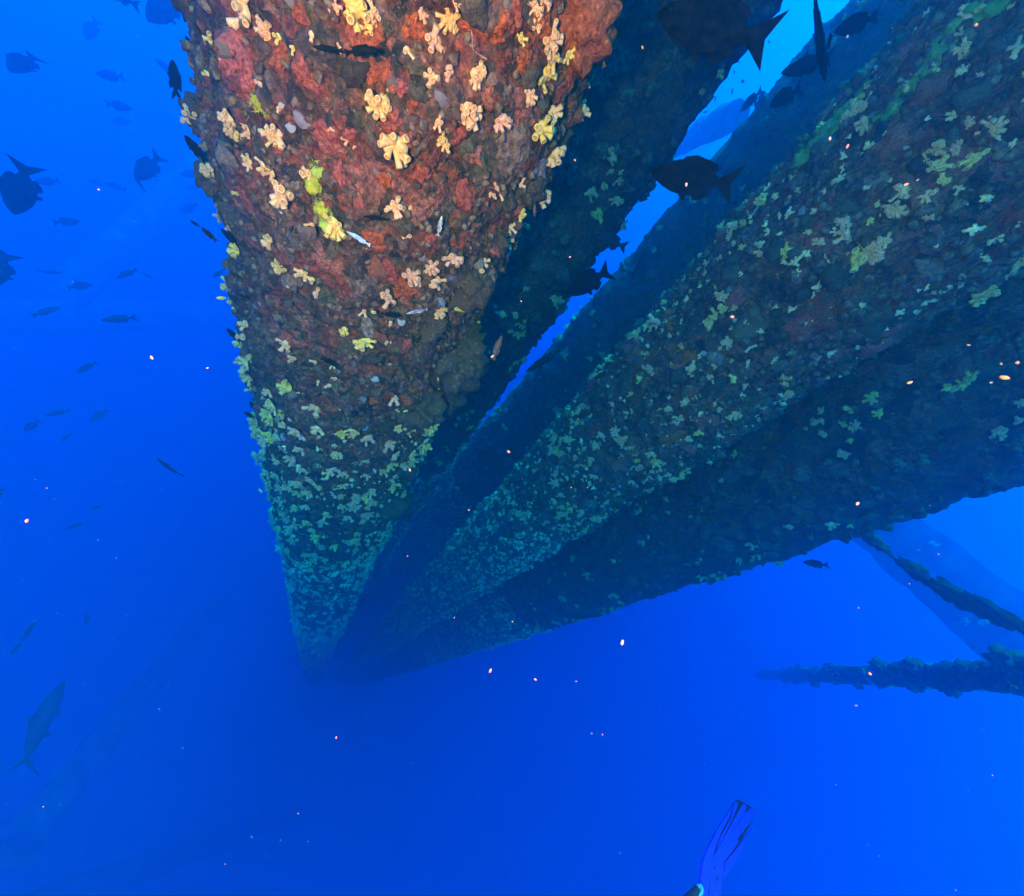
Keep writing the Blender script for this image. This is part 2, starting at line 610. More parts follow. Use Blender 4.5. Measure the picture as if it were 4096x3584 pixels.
def px_size(t, d, spx):                 # metres spanned by spx pixels of the photograph at distance t along the ray d
    return spx / 4 / F * t * abs((ROT.T @ d)[2])


# ------------------------------------------------------------------ growth on the nearest leg
SEEN = [(950, 50, 120), (1044, 117, 70), (934, 476, 80), (887, 523, 65), (981, 520, 55), (970, 550, 40), (1122, 527, 90), (915, 610, 55),
        (981, 652, 55), (1050, 664, 55), (770, 460, 80), (864, 680, 80), (1394, 40, 125), (1484, 65, 80), (1814, 100, 90), (1739, 185, 100),
        (1824, 10, 60), (1894, 25, 45), (1040, 125, 75), (1524, 420, 112), (1594, 560, 128), (1734, 315, 70), (1804, 280, 60), (1919, 310, 90),
        (1879, 440, 115), (2014, 480, 75), (1754, 485, 55), (1779, 565, 65), (1119, 545, 80), (1149, 750, 130), (1074, 695, 60), (1574, 820, 88),
        (1244, 690, 60), (1350, 870, 100), (1689, 75, 50), (2208, 150, 110), (2098, 170, 50), (2218, 240, 75), (2273, 215, 60), (2203, 320, 85),
        (2123, 375, 65), (2348, 325, 45), (2218, 455, 85), (2153, 505, 105), (2198, 590, 95), (2328, 440, 60), (2278, 535, 45), (2143, 765, 100),
        (2063, 845, 55), (2153, 30, 65), (2148, 100, 55), (1079, 976, 78), (1119, 1071, 72), (1219, 1086, 62), (1809, 1021, 82), (1729, 1056, 72),
        (1644, 1106, 82), (1739, 1111, 65), (1919, 1056, 68), (2024, 971, 62), (1554, 1191, 72), (1779, 1246, 82), (1374, 1321, 58), (1459, 1346, 76),
        (1154, 1366, 58), (1164, 1426, 45), (1254, 1636, 76), (1284, 1691, 55), (1714, 1686, 70), (1634, 1726, 42), (1204, 1706, 66), (1139, 1691, 45),
        (1924, 1296, 40), (1074, 1751, 60), (1469, 1756, 56), (2039, 916, 52), (945, 1006, 66), (935, 1140, 58), (925, 1216, 55), (935, 1361, 55),
        (945, 1501, 55), (1005, 1290, 55), (1010, 1340, 48), (1330, 30, 60), (1460, 130, 60), (2200, 20, 60)]
POLYPS = [(1052, 328, 34), (1114, 145, 36), (829, 164, 42), (1622, 215, 45), (1269, 135, 36), (1156, 1121, 32), (1259, 1176, 36), (1454, 1246, 27),
          (1494, 1243, 27), (1564, 1291, 24), (1249, 1461, 24), (1324, 1471, 22), (1314, 1546, 32), (1269, 1531, 20), (1339, 1528, 20), (1569, 1576, 38),
          (1619, 1626, 20), (1359, 192, 24), (1560, 360, 24), (1390, 560, 24), (1410, 592, 22), (1330, 510, 22), (2078, 740, 34), (1540, 1360, 22),
          (1480, 980, 24), (1880, 980, 20), (1980, 740, 28), (1960, 770, 26), (1640, 830, 26), (1260, 1110, 30), (1120, 430, 28), (1180, 190, 24)]
n_seen = 0
for i, (px, py, s) in enumerate(SEEN):
    th, z, t = L.hit(px, py)
    size = px_size(t, ray(px, py), s) * 1.12
    me = CORALS[2 + (i * 5 + int(s)) % 14] if s > 62 else CORALS[(i * 3) % 5]
    stick(L, me, th, z, size, .35)
    n_seen += 1
for i, (px, py, s) in enumerate(POLYPS):
    th, z, t = L.hit(px, py)
    stick(L, SINGLES[i % 4], th, z, px_size(t, ray(px, py), s) * 1.7, .4)
taken = [L.hit(px, py)[:2] for px, py, s in SEEN]


def scatter(leg, n, zlo, zhi, spread=1.5, power=1.0, avoid=None, gap=.05):
    out, tries = [], 0
    own = list(avoid) if avoid else []
    while len(out) < n and tries < n * 14:
        tries += 1
        th = leg.face + rnd.uniform(-spread, spread)
        z = zhi + (zlo - zhi) * rnd.random() ** power
        g = gap * (1 + .25 * abs(z))
        if gap and any(abs(z - b) < g and abs((th - a + math.pi) % (2 * math.pi) - math.pi) * leg.R < g for a, b in own[-900:]):
            continue
        own.append((th, z)); out.append((th, z))
    return out


# lower down the leg the colonies stand closer: more of them, no longer told apart by eye from the photograph
low = scatter(L, 215, -4.2, -1.5, 1.45, .9, taken, .024)
for th, z in low:
    stick(L, rnd.choice(CORALS), th, z, rnd.uniform(.05, .10), .4)
merged(L, 'coral_polyp', LOWCORALS, [(th, z, rnd.uniform(.018, .05), .5) for th, z in scatter(L, 800, -6, -1.7, 1.5, 1.0, None, 0)], M_FARCORAL)
deep = scatter(L, 620, -22, -4.2, 1.5, 1.4, None, .02)
merged(L, 'cup_coral', LOWCORALS, [(th, z, rnd.uniform(.06, .12) * (1 if z > -8 else 1.5), .4) for th, z in deep], M_FARCORAL)
for th, z in scatter(L, 60, -1.6, .3, 1.6, 1.0, taken, .05):
    stick(L, rnd.choice(SINGLES), th, z, rnd.uniform(.02, .045), .5)

# two yellow colonies grown over peach cup corals, and pieces seen at a glance
for px, py, s, lab in ((1262, 735, 60, 'bright yellow fuzzy colony'), (1268, 690, 40, None), (1305, 820, 55, 'greenish yellow fuzzy colony'), (1325, 885, 60, None),
                       (1035, 405, 40, None), (2338, 465, 40, None)):
    th, z, t = L.hit(px, py)
    o = stick(L, FUZZY[py % 2], th, z, px_size(t, ray(px, py), s) * .5, .2, name='yellow_polyp_colony')
    if lab: o['label'] = lab
    for q in range(12):
        stick(L, YTUFTS[q % 2], th + rnd.uniform(-.03, .03), z + rnd.uniform(-.018, .018), rnd.uniform(.008, .014), .5, sink=-.008)
SHELLSEEN = [(1210, 480, 85), (1160, 510, 60), (1760, 395, 80), (1505, 700, 70), (2125, 680, 42), (1680, 500, 55), (1805, 1110, 60), (1345, 1060, 70),
             (1005, 410, 60), (2280, 480, 60), (1130, 420, 40), (1690, 1035, 45), (1605, 1310, 55), (1500, 1510, 40), (1450, 1600, 50), (1000, 520, 50),
             (1145, 1420, 40), (1040, 1215, 40)]
for i, (px, py, s) in enumerate(SHELLSEEN):
    th, z, t = L.hit(px, py)
    stick(L, SHELLS[i % 4], th, z, px_size(t, ray(px, py), s) * .42, .35)
PATCHES = [(930, 220, 150, 140, M_PINK), (950, 310, 120, 100, M_SPONGE), (1110, 215, 110, 90, M_RUST), (1200, 60, 60, 60, M_RUST), (1440, 130, 130, 150, M_RUST),
           (1300, 560, 150, 110, M_PINK), (1400, 550, 60, 60, M_PINK), (1310, 590, 110, 80, M_SPONGE), (1590, 340, 90, 60, M_PINK), (1450, 820, 70, 90, M_PINK),
           (1560, 1100, 90, 90, M_PINK), (2060, 80, 90, 110, M_SPONGE), (2180, 90, 90, 90, M_RUST), (2240, 470, 80, 110, M_PINK), (1900, 630, 80, 60, M_SPONGE),
           (1120, 590, 60, 60, M_PINK), (960, 800, 70, 90, M_PINK), (1330, 1050, 110, 70, M_SPONGE), (1130, 1010, 110, 60, M_SPONGE), (1500, 950, 120, 70, M_RUST),
           (1750, 640, 90, 60, M_SPONGE), (1540, 720, 50, 60, M_RUST), (1840, 560, 60, 60, M_PINK), (1650, 420, 40, 40, M_RUST), (2020, 250, 70, 60, M_SPONGE),
           (2100, 250, 60, 90, M_RUST), (1570, 470, 90, 70, M_SPONGE), (1960, 410, 60, 60, M_SPONGE), (1500, 290, 100, 80, M_RUST), (1240, 300, 120, 90, M_SPONGE),
           (1350, 700, 70, 60, M_PINK), (1620, 560, 60, 80, M_SPONGE), (1690, 700, 70, 60, M_PINK), (1060, 860, 80, 60, M_SPONGE), (1860, 790, 70, 90, M_PINK),
           (1970, 990, 60, 50, M_PINK), (1180, 1370, 70, 60, M_SPONGE), (1580, 1370, 90, 60, M_SPONGE), (2000, 130, 60, 80, M_RUST), (1650, 130, 80, 90, M_RUST)]
for i, (px, py, w, h, m) in enumerate(PATCHES):
    th, z, t = L.hit(px, py)
    d = ray(px, py)
    patch(L, th, z, px_size(t, d, w) * .5, px_size(t, d, h) * .56, m, thick=rnd.uniform(.006, .014), seed=i)
for i, (th, z) in enumerate(scatter(L, 190, -3.4, .35, 1.6, .9, None, .028)):
    patch(L, th, z, rnd.uniform(.012, .04), rnd.uniform(.012, .045), rnd.choice([M_SPONGE, M_RUST, M_PINK, M_CLUMPY, M_CLUMPY, M_CLUMPY]), thick=rnd.uniform(.004, .012), seed=100 + i)
for th, z in scatter(L, 110, -3.6, .4, 1.7, .9, [L.hit(px, py)[:2] for px, py in ((1262, 735), (1268, 690), (1305, 820), (1325, 885), (1594, 560), (1524, 420))], .05):
    stick(L, rnd.choice(LUMPS), th, z, rnd.uniform(.010, .034), .5, squash=(1, rnd.uniform(.7, 1.3), rnd.uniform(.6, 1)))
for th, z in scatter(L, 110, -3.2, .4, 1.7, .9, None, .04):
    stick(L, rnd.choice(BARNS), th, z, rnd.uniform(.008, .024), .4)
for th, z in scatter(L, 34, -3.2, .4, 1.6, .9, None, .05):
    stick(L, rnd.choice(SHELLS), th, z, rnd.uniform(.012, .028), .7)
merged(L, 'algal_turf', TUFTS, [(th, z, rnd.uniform(.008, .02), .6) for th, z in scatter(L, 3800, -5, .5, 1.75, 1.1, None, 0)], M_TURF)
merged(L, 'growth_crumbs', CRUMBS, [(th, z, rnd.uniform(.004, .012), .7) for th, z in scatter(L, 2600, -5, .5, 1.7, 1.2, None, 0)], M_NODULE)
merged(L, 'growth_nodules', [lump_mesh('nodule', M_NODULE, i, ICO1, .6) for i in range(3)],
       [(th, z, rnd.uniform(.004, .016), .6) for th, z in scatter(L, 4500, -9, .5, 1.8, 1.6, None, 0)], M_NODULE)
# clumps that stand out from the side of the leg
for px, py, s in ((2340, 90, 260), (1900, 1130, 170), (1830, 1440, 230), (1760, 1330, 150), (1680, 1640, 150), (1790, 1560, 150), (1650, 1860, 120), (1560, 2020, 130),
                  (790, 470, 110), (800, 690, 120), (950, 1530, 90), (2270, 560, 120), (2120, 740, 130), (1990, 960, 90), (770, 130, 80)):
    th, z, t = L.hit(px, py)
    o = stick(L, BIGLUMPS[(px + py + s) % 3], th, z, px_size(t, ray(px, py), s) * .5, .2, sink=.02)
    if (px, py) == (2340, 90):
        o.data = o.data.copy(); o.data.materials[0] = M_RUSTY
        o['label'] = 'rust orange clump jutting out'

# ------------------------------------------------------------------ growth on the other legs
def clumped(leg, n, zlo, zhi, spread=1.35, power=1.0, gap=.03):
    out = []
    seeds = scatter(leg, n // 2, zlo, zhi, spread, power, None, gap)
    while len(out) < n and seeds:
        th, z = seeds.pop(rnd.randrange(len(seeds)))
        for q in range(rnd.choice([1, 1, 2, 3, 4, 6])):
            out.append((th + rnd.gauss(0, .05 / leg.R), z + rnd.gauss(0, .06)))
    return out[:n]


for k, (th, z) in enumerate(clumped(Rr, 300, -3.3, .75, 1.35, .85)):
    stick(Rr, rnd.choice(CORALS), th, z, rnd.choice([.03, .04, .05, .055, .065, .075, .09]) * rnd.uniform(.8, 1.15), .6, squash=(rnd.uniform(.7, 1.3), rnd.uniform(.7, 1.3), 1))
merged(Rr, 'cup_coral', LOWCORALS, [(th, z, rnd.uniform(.045, .095), .4) for th, z in scatter(Rr, 950, -20, -3.2, 1.5, 1.7, None, .02)], M_FARCORAL)
merged(Rr, 'coral_polyp', LOWCORALS, [(th, z, rnd.uniform(.02, .055), .5) for th, z in scatter(Rr, 1300, -6, .7, 1.4, .9, None, 0)], M_FARCORAL)
for th, z in scatter(Rr, 70, -3.5, .7, 1.3, 1.0, None, .06):
    stick(Rr, rnd.choice(SHELLS), th, z, rnd.uniform(.012, .026), .5)
for k, (th, z) in enumerate(scatter(Rr, 90, -3.5, .75, 1.4, 1.0, None, .06)):
    patch(Rr, th, z, rnd.uniform(.03, .09), rnd.uniform(.03, .09), rnd.choice([M_SPONGE, M_SPONGE, M_LUMP, M_PINK]), thick=rnd.uniform(.006, .016), seed=400 + k)
for k, (px, py, s) in enumerate(((3880, 40, 150), (3820, 130, 130), (3780, 210, 100), (3700, 250, 80), (3640, 310, 70), (3590, 340, 60), (3380, 420, 60), (3300, 510, 90), (3260, 560, 90),
                                 (3220, 590, 80), (3340, 460, 60), (3560, 410, 60))):
    th, z, t = Rr.hit(px, py)
    patch(Rr, th, z, px_size(t, ray(px, py), s) * .36, px_size(t, ray(px, py), s) * .5, M_GREEN, 'green_growth_patch', .012, 700 + k)
    for q in range(4):
        stick(Rr, GREENS[q % 2], th + rnd.uniform(-.07, .07), z + rnd.uniform(-.08, .08), px_size(t, ray(px, py), s) * rnd.uniform(.18, .32), .3)
for th, z in scatter(Rr, 200, -4, .8, 1.5, 1.0, None, .05):
    stick(Rr, rnd.choice(LUMPS), th, z, rnd.uniform(.018, .045), .5)
for leg, n, zl, sz, ns, nz in ((Mm, 230, -5, (.05, .11), 500, 2600), (FL, 170, -6, (.05, .10), 400, 2200), (FR, 200, -6, (.045, .09), 500, 3000)):
    for th, z in clumped(leg, n, zl, .7, 1.45, 1.0, .05):
        stick(leg, rnd.choice(CORALS[:6]), th, z, rnd.uniform(*sz) * rnd.choice([.6, .8, 1, 1]), .6, squash=(rnd.uniform(.7, 1.3), rnd.uniform(.7, 1.3), 1))
    merged(leg, 'cup_coral', LOWCORALS, [(th, z, rnd.uniform(.04, .10), .4) for th, z in scatter(leg, ns * 2, -14, zl, 1.5, 1.6, None, .02)], M_FARCORAL)
    merged(leg, 'growth_nodules', CRUMBS, [(th, z, rnd.uniform(.012, .04), .6) for th, z in scatter(leg, 900, -9, 1.5, 1.7, 1.3, None, 0)], M_NODULE)
merged(Rr, 'algal_turf', TUFTS, [(th, z, rnd.uniform(.015, .035), .6) for th, z in scatter(Rr, 2600, -6, .9, 1.7, 1.2, None, 0)], M_TURF)
merged(Rr, 'growth_nodules', [lump_mesh('nodule', M_NODULE, i, ICO1, .6) for i in range(3)],
       [(th, z, rnd.uniform(.008, .028), .6) for th, z in scatter(Rr, 4500, -9, .9, 1.7, 1.4, None, 0)], M_NODULE)


# ------------------------------------------------------------------ braces, rope
def tube_mesh(name, pts, rads, m, seg=20, step=.08, rough=1., seed=0):
    pts = [np.array(p) for p in pts]
    P, Rd = [], []
    for i in range(len(pts) - 1):
        n = max(2, int(np.linalg.norm(pts[i + 1] - pts[i]) / step))
        for k in range(n):
            P.append(pts[i] + (pts[i + 1] - pts[i]) * k / n); Rd.append(rads[i] + (rads[i + 1] - rads[i]) * k / n)
    P.append(pts[-1]); Rd.append(rads[-1])
    P, Rd = np.array(P), np.array(Rd)
    d = np.gradient(P, axis=0)
    d /= np.linalg.norm(d, axis=1)[:, None]
    s = np.cross(d, [.1, .2, 1.]); s /= np.linalg.norm(s, axis=1)[:, None]
    u = np.cross(s, d)
    a = np.arange(seg) * 2 * math.pi / seg
    ring = s[:, None] * np.cos(a)[None, :, None] + u[:, None] * np.sin(a)[None, :, None]
    V = P[:, None] + ring * Rd[:, None, None]
    flat = V.reshape(-1, 3)
    rr = np.repeat(Rd, seg)
    k = rough * rr * (.55 * (fbm(flat / np.maximum(rr, .06)[:, None] * .8 + seed) - .5) + .35 * lumps(flat / np.maximum(rr, .05)[:, None] * 1.1 + seed) - .1)
    flat = flat + ring.reshape(-1, 3) * k[:, None]
    n = len(P)
    i = np.arange(n - 1)[:, None] * seg
    j = np.arange(seg)[None]
    q = np.stack([i + j, i + (j + 1) % seg, i + seg + (j + 1) % seg, i + seg + j], 2).reshape(-1, 4)
    return quick_mesh(name, flat, q, m)


def brace(label, pts, rads, seed, n=0, sz=(.05, .1), pale=0, clump=0):
    skin = M_PALER if pale else M_DIM if max(rads) > .5 else M_GROWTH
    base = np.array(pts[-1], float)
    root = empty('steel_brace', base, label, 'steel brace', 'braces between the legs')
    link(bpy.data.objects.new('encrusted_pipe', tube_mesh('encrusted_pipe', [np.array(p) - base for p in pts], rads, skin, 32, max(rads) * .12, .8 if max(rads) < .3 else .28, seed)), root)
    r = random.Random(seed)
    ax = np.array(pts[1]) - np.array(pts[0])
    for kind, cnt in (('cup_coral', n), ('pale_patch', pale), ('growth_clump', clump)):
        for k in range(cnt):
            t = r.random()
            a = r.uniform(0, 6.28)
            s = unit(np.cross(ax, [.1, .2, 1.])); u = unit(np.cross(s, ax))
            nrm = s * math.cos(a) + u * math.sin(a)
            if kind == 'pale_patch': nrm = unit(nrm * .5 + np.array([0, 0, 1.]) * .9)
            R0 = rads[0] + (rads[1] - rads[0]) * t
            p = np.array(pts[0]) + ax * t + nrm * R0 * (.98 if kind != 'growth_clump' else .8) - base
            me = {'cup_coral': CORALS, 'pale_patch': PALES, 'growth_clump': BIGLUMPS}[kind]
            o = bpy.data.objects.new(kind, r.choice(me))
            link(o, root)
            x = unit(np.cross(nrm, [.3, .5, .8]))
            size = r.uniform(*sz) if kind == 'cup_coral' else r.uniform(.06, .2) if kind == 'pale_patch' else R0 * r.uniform(.45, .9)
            o.matrix_local = mat4(np.array([x, np.cross(nrm, x), nrm]).T, p, np.ones(3) * size)
    return root


PALES = [lump_mesh('pale_patch', M_PALE, 30 + i, ICO2, .8, .35) for i in range(3)]
brace('short grey blue brace crossing the bright gap between two legs', [at(2945, 455, 7.5), at(2600, 640, 12.5)], [.17, .17], 1, 14, (.08, .14))
brace('encrusted level brace running out of the lower right edge', [at(4260, 2705, 3.9), at(3050, 2698, 16.)], [.088, .10], 2, 40, (.04, .08), 0, 40)
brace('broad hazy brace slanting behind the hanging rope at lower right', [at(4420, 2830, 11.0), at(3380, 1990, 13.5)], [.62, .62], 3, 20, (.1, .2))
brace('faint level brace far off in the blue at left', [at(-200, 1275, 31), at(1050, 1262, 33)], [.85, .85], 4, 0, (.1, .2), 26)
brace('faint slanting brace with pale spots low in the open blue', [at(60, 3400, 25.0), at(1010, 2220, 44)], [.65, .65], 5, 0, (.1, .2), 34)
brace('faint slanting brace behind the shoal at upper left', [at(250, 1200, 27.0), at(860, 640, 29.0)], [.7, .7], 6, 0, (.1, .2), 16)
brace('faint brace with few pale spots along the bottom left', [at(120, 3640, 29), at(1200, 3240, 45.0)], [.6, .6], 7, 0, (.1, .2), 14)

rp = [(3440, 2060, 4.4), (3500, 2170, 4.3), (3585, 2240, 4.2), (3655, 2285, 4.1), (3720, 2330, 4.0), (3820, 2385, 3.9), (3920, 2435, 3.8), (4060, 2480, 3.7), (4260, 2560, 3.6)]
rpts = [at(*p) for p in rp]
rope = empty('hanging_rope', rpts[-1], 'overgrown rope hanging in lumps below the right legs', 'rope')
link(bpy.data.objects.new('rope', tube_mesh('rope', [p - rpts[-1] for p in rpts], [.012, .012, .007, .007, .009, .009, .009, .011, .012], M_GROWTH, 10, .02, 1., 9)), rope)
for (px, py, d, w, h) in ((3500, 2165, 4.3, 100, 48), (3658, 2285, 4.1, 105, 52), (3722, 2332, 4.0, 60, 34), (3815, 2380, 3.9, 135, 62), (3925, 2432, 3.8, 100, 58), (4050, 2485, 3.7, 130, 50)):
    p, q = at(px - 20, py - 14, d), at(px + 20, py + 14, d)
    o = bpy.data.objects.new('growth_clump', BIGLUMPS[px % 3])
    link(o, rope)
    b = basis(q - p, at(px, py - 30, d) - at(px, py, d))
    o.matrix_local = mat4(b, at(px, py, d) - rpts[-1], np.array([w * .68, h * .55, h * .55]) * .5 / 4 / F * d)


# ------------------------------------------------------------------ fish
def fish_mesh(name, m, prof, fins, wide, bend=0., eye=(.40, .05, .012), pect=None):
    """prof: (x, top, bottom); fins: outlines in the x-z plane; one continuous skin with the fins let into it"""
    seg, V, Fc, mi = 14, [], [], []
    for (x, t, b) in prof:
        w = (t + b) * .5 * wide * (1 if x < .3 else 1.05)
        for q in range(seg):
            a = 2 * math.pi * q / seg
            ca, sa = math.cos(a), math.sin(a)
            V.append([x, w * ca * (1 - .25 * abs(sa)), (t if sa > 0 else b) * sa])
    for k in range(len(prof) - 1):
        for q in range(seg):
            Fc.append([k * seg + q, k * seg + (q + 1) % seg, (k + 1) * seg + (q + 1) % seg, (k + 1) * seg + q]); mi.append(0)
    Fc.append(list(range(seg))[::-1]); mi.append(0)
    Fc.append([(len(prof) - 1) * seg + q for q in range(seg)]); mi.append(0)
    for outline in fins:
        o = len(V); n = len(outline)
        for s in (1, -1):
            V += [[x, s * .006, z] for x, z in outline]
        Fc.append([o + i for i in range(n)]); Fc.append([o + n + i for i in range(n)][::-1])
        mi += [0, 0]
        for i in range(n):
            Fc.append([o + i, o + n + i, o + n + (i + 1) % n, o + (i + 1) % n]); mi.append(0)
    for s in (1, -1):                                   # pectoral fins held out from the flanks
        px, pz, pl = pect or (.2, -.04, .14)
        o = len(V)
        yb = .5 * wide * .3
        pts = [(px, yb * .8, pz + .02), (px - pl * .8, yb + pl * .25, pz + .012), (px - pl, yb + pl * .2, pz - .03), (px - .02, yb * .8, pz - .035)]
        V += [[x, s * y, z + .004] for x, y, z in pts] + [[x, s * y, z - .004] for x, y, z in pts]
        Fc += [[o, o + 1, o + 2, o + 3], [o + 7, o + 6, o + 5, o + 4]] + [[o + i, o + 4 + i, o + 4 + (i + 1) % 4, o + (i + 1) % 4] for i in range(4)]
        mi += [0] * 6
        ex, ez, er = eye
        v, f = ICO1
        o = len(V)
        hw = np.interp(ex, [p[0] for p in prof][::-1], [(p[1] + p[2]) * .5 * wide for p in prof][::-1])
        V += [list(np.array([ex, s * hw * .82, ez]) + q * er * np.array([1, .6, 1])) for q in v]
        Fc += [[o + i for i in t] for t in f.tolist()]; mi += [1] * len(f)
    V = np.array(V)
    V[:, 1] += bend * (np.clip(.2 - V[:, 0], 0, 1) ** 2)
    me = bpy.data.meshes.new(name)
    me.from_pydata(V.tolist(), [], Fc)
    finish(me, [m, M_EYE], True, mi)
    me.set_sharp_from_angle(angle=math.radians(50))
    return me


M_EYE, _t, _b = material('fish_eye', .2, .5)
_nz = node(_t, 'TexNoise', Scale=60.0); _t.links.new(ramp(_t, _nz.outputs[0], [(.4, (.01, .01, .01)), (.7, (.05, .045, .03))]), _b.inputs['Base Color'])
_b.inputs['Specular IOR Level'].default_value = .05
M_FDARK = spotted('dark_scales', [(.006, .006, .006), (.011, .010, .009)], 14, .95, per_object=False, bumpy=.2, spec=.02)
M_FGREY = spotted('grey_scales', [(.02, .021, .022), (.035, .035, .035)], 14, .95, per_object=False, bumpy=.2, spec=.02)
M_FBROWN = spotted('brown_scales', [(.10, .035, .015), (.16, .06, .025)], 14, .55, per_object=False, bumpy=.2)
M_FYEL = spotted('yellow_scales', [(.55, .45, .03), (.45, .36, .02)], 10, .5, per_object=False, bumpy=.1)
M_FPUR = spotted('violet_scales', [(.12, .05, .40), (.50, .42, .05)], 4, .5, per_object=False, bumpy=.1)
M_FPALE = spotted('pale_scales', [(.45, .50, .55), (.30, .34, .42)], 8, .5, per_object=False, bumpy=.1)

CHUB = ([(.5, .008, .012), (.475, .04, .035), (.42, .085, .07), (.34, .13, .115), (.22, .17, .16), (.08, .185, .18), (-.06, .165, .165), (-.17, .11, .11), (-.25, .06, .06), (-.31, .043, .043)],
        [[(-.28, .045), (-.36, .10), (-.5, .20), (-.455, .09), (-.42, .0), (-.455, -.09), (-.5, -.20), (-.36, -.10), (-.28, -.045)],
         [(.2, .15), (.16, .20), (.04, .225), (-.1, .195), (-.2, .165), (-.235, .12), (-.2, .07), (0, .14)],
         [(-.02, -.15), (-.06, -.215), (-.13, -.20), (-.225, -.13), (-.2, -.07)],
         [(.12, -.15), (.07, -.235), (.03, -.22), (.04, -.15)]], .42)
DAMSEL = ([(.5, .01, .01), (.46, .055, .05), (.38, .10, .095), (.25, .14, .135), (.08, .15, .15), (-.06, .125, .125), (-.16, .08, .08), (-.24, .04, .04)],
          [[(-.2, .045), (-.32, .10), (-.5, .15), (-.40, .05), (-.33, 0), (-.40, -.05), (-.5, -.14), (-.32, -.10), (-.2, -.045)],
           [(.25, .12), (.18, .175), (0, .175), (-.12, .16), (-.25, .15), (-.17, .07), (0, .10)],
           [(.02, -.12), (-.08, -.17), (-.22, -.15), (-.16, -.06)],
           [(.2, -.12), (.1, -.2), (.08, -.12)]], .42)
JACK = ([(.5, .008, .012), (.46, .035, .035), (.38, .07, .065), (.25, .105, .10), (.08, .115, .11), (-.08, .095, .09), (-.22, .055, .05), (-.32, .025, .025), (-.36, .018, .018)],
        [[(-.33, .02), (-.42, .09), (-.5, .17), (-.43, .06), (-.39, 0), (-.43, -.06), (-.5, -.17), (-.42, -.09), (-.33, -.02)],
         [(.12, .10), (.05, .16), (-.02, .12), (-.28, .05), (-.26, .03), (0, .08)],
         [(-.02, -.09), (-.07, -.15), (-.12, -.09), (-.28, -.045), (-.26, -.02)],
         [(.2, -.09), (.13, -.15), (.12, -.09)]], .6)
SLIM = ([(.5, .006, .008), (.45, .03, .03), (.35, .065, .06), (.2, .085, .085), (0, .08, .08), (-.18, .055, .055), (-.3, .035, .035), (-.36, .03, .03)],
        [[(-.34, .03), (-.42, .06), (-.5, .09), (-.47, 0), (-.5, -.09), (-.42, -.06), (-.34, -.03)],
         [(.25, .07), (.2, .115), (-.1, .11), (-.28, .085), (-.26, .03), (0, .06)],
         [(.0, -.07), (-.06, -.11), (-.28, -.08), (-.26, -.03)]], .55)
KINDS = {}
for nm, (spec, mm) in {'chub': (CHUB, M_FGREY), 'darkchub': (CHUB, M_FDARK), 'damsel': (DAMSEL, M_FDARK), 'jack': (JACK, M_FGREY), 'slim': (SLIM, M_FGREY),
                       'darkslim': (SLIM, M_FDARK), 'brown': (SLIM, M_FBROWN), 'yellow': (SLIM, M_FYEL), 'violet': (SLIM, M_FPUR), 'pale': (SLIM, M_FPALE)}.items():
    KINDS[nm] = [fish_mesh('fish', mm, *spec, bend=b) for b in (.25, -.3, .0)]
REAL = {'chub': .43, 'darkchub': .42, 'damsel': .13, 'jack': 1.7, 'slim': .5, 'darkslim': .12, 'brown': .11, 'yellow': .08, 'violet': .08, 'pale': .08}
NAMES = {'chub': 'chub', 'darkchub': 'chub', 'damsel': 'damselfish', 'jack': 'jackfish', 'slim': 'fish', 'darkslim': 'fish', 'brown': 'fish', 'yellow': 'wrasse', 'violet': 'wrasse', 'pale': 'wrasse'}


def fish(kind, hx, hy, tx, ty, label, d=None, fs=0., roll=12., flip=False, hz=1., group=None, on=None):
    """snout and tail tip as seen in the photograph; the distance follows from the size of the kind unless given"""
    px = math.hypot(hx - tx, hy - ty)
    mid = ray((hx + tx) / 2, (hy + ty) / 2)
    if d is None:
        d = REAL[kind] * math.cos(math.atan(fs)) * 4 * F / px / abs((ROT.T @ mid)[2])
    if on is not None:
        d = on.hit((hx + tx) / 2, (hy + ty) / 2)[2] - .05
    pl = px_size(d, mid, px)
    h, t = at(hx, hy, d), at(tx, ty, d)
    h = h + mid * pl * fs * .5
    t = t - mid * pl * fs * .5
    ln = np.linalg.norm(h - t)
    x = (h - t) / ln
    up = np.cross(x, -mid)
    cu = ROT.T @ up
    if (cu[1] < 0) != flip: up = -up
    r = math.radians(roll)
    up = up * math.cos(r) - mid * math.sin(r)
    rot = basis(x, up)
    o = bpy.data.objects.new(NAMES[kind], KINDS[kind][rnd.randrange(3)])
    link(o)
    o.matrix_world = mat4(rot, (h + t) / 2, np.array([ln, ln * hz, ln * hz]))
    return tag(o, label, NAMES[kind], group)


SH = 'shoal in the open blue at left'
EDGE = 'dark fish along the edge of the red leg'
GAP = 'dark fish around the blue gap'
# open water at left, from the top down
fish('chub', 395, -75, 555, 32, 'blue grey fish cut by the top edge, left one of two', fs=.2, group=SH)
fish('chub', 590, 85, 728, -25, 'deep bodied fish cut by the top edge, nearer the red leg', fs=.3, group=SH, hz=1.15)
fish('chub', 345, 160, 390, 72, 'ghostly pale fish pointing down near the top left', fs=.3, group=SH)
fish('chub', 40, 290, 145, 205, 'round bodied fish turned away, top left corner', fs=.9, group=SH, hz=1.0, roll=30)
fish('chub', 383, 296, 502, 312, 'fish swimming left, upper one above two right facing fish', group=SH)
fish('chub', 530, 436, 418, 412, 'fish facing right, upper of a pair', group=SH)
fish('chub', 448, 488, 526, 484, 'pale fish just under the right facing one', group=SH)
fish('chub', 620, 235, 700, 300, 'very pale fish half hidden behind a black damselfish', d=9, group=SH)
fish('damsel', 690, 238, 708, 405, 'black damselfish hanging head up in open water left of the red leg', group=EDGE, fs=.1, roll=25)
fish('damsel', 740, 142, 818, 252, 'smaller black damselfish by the top left edge of the red leg', group=EDGE, roll=25)
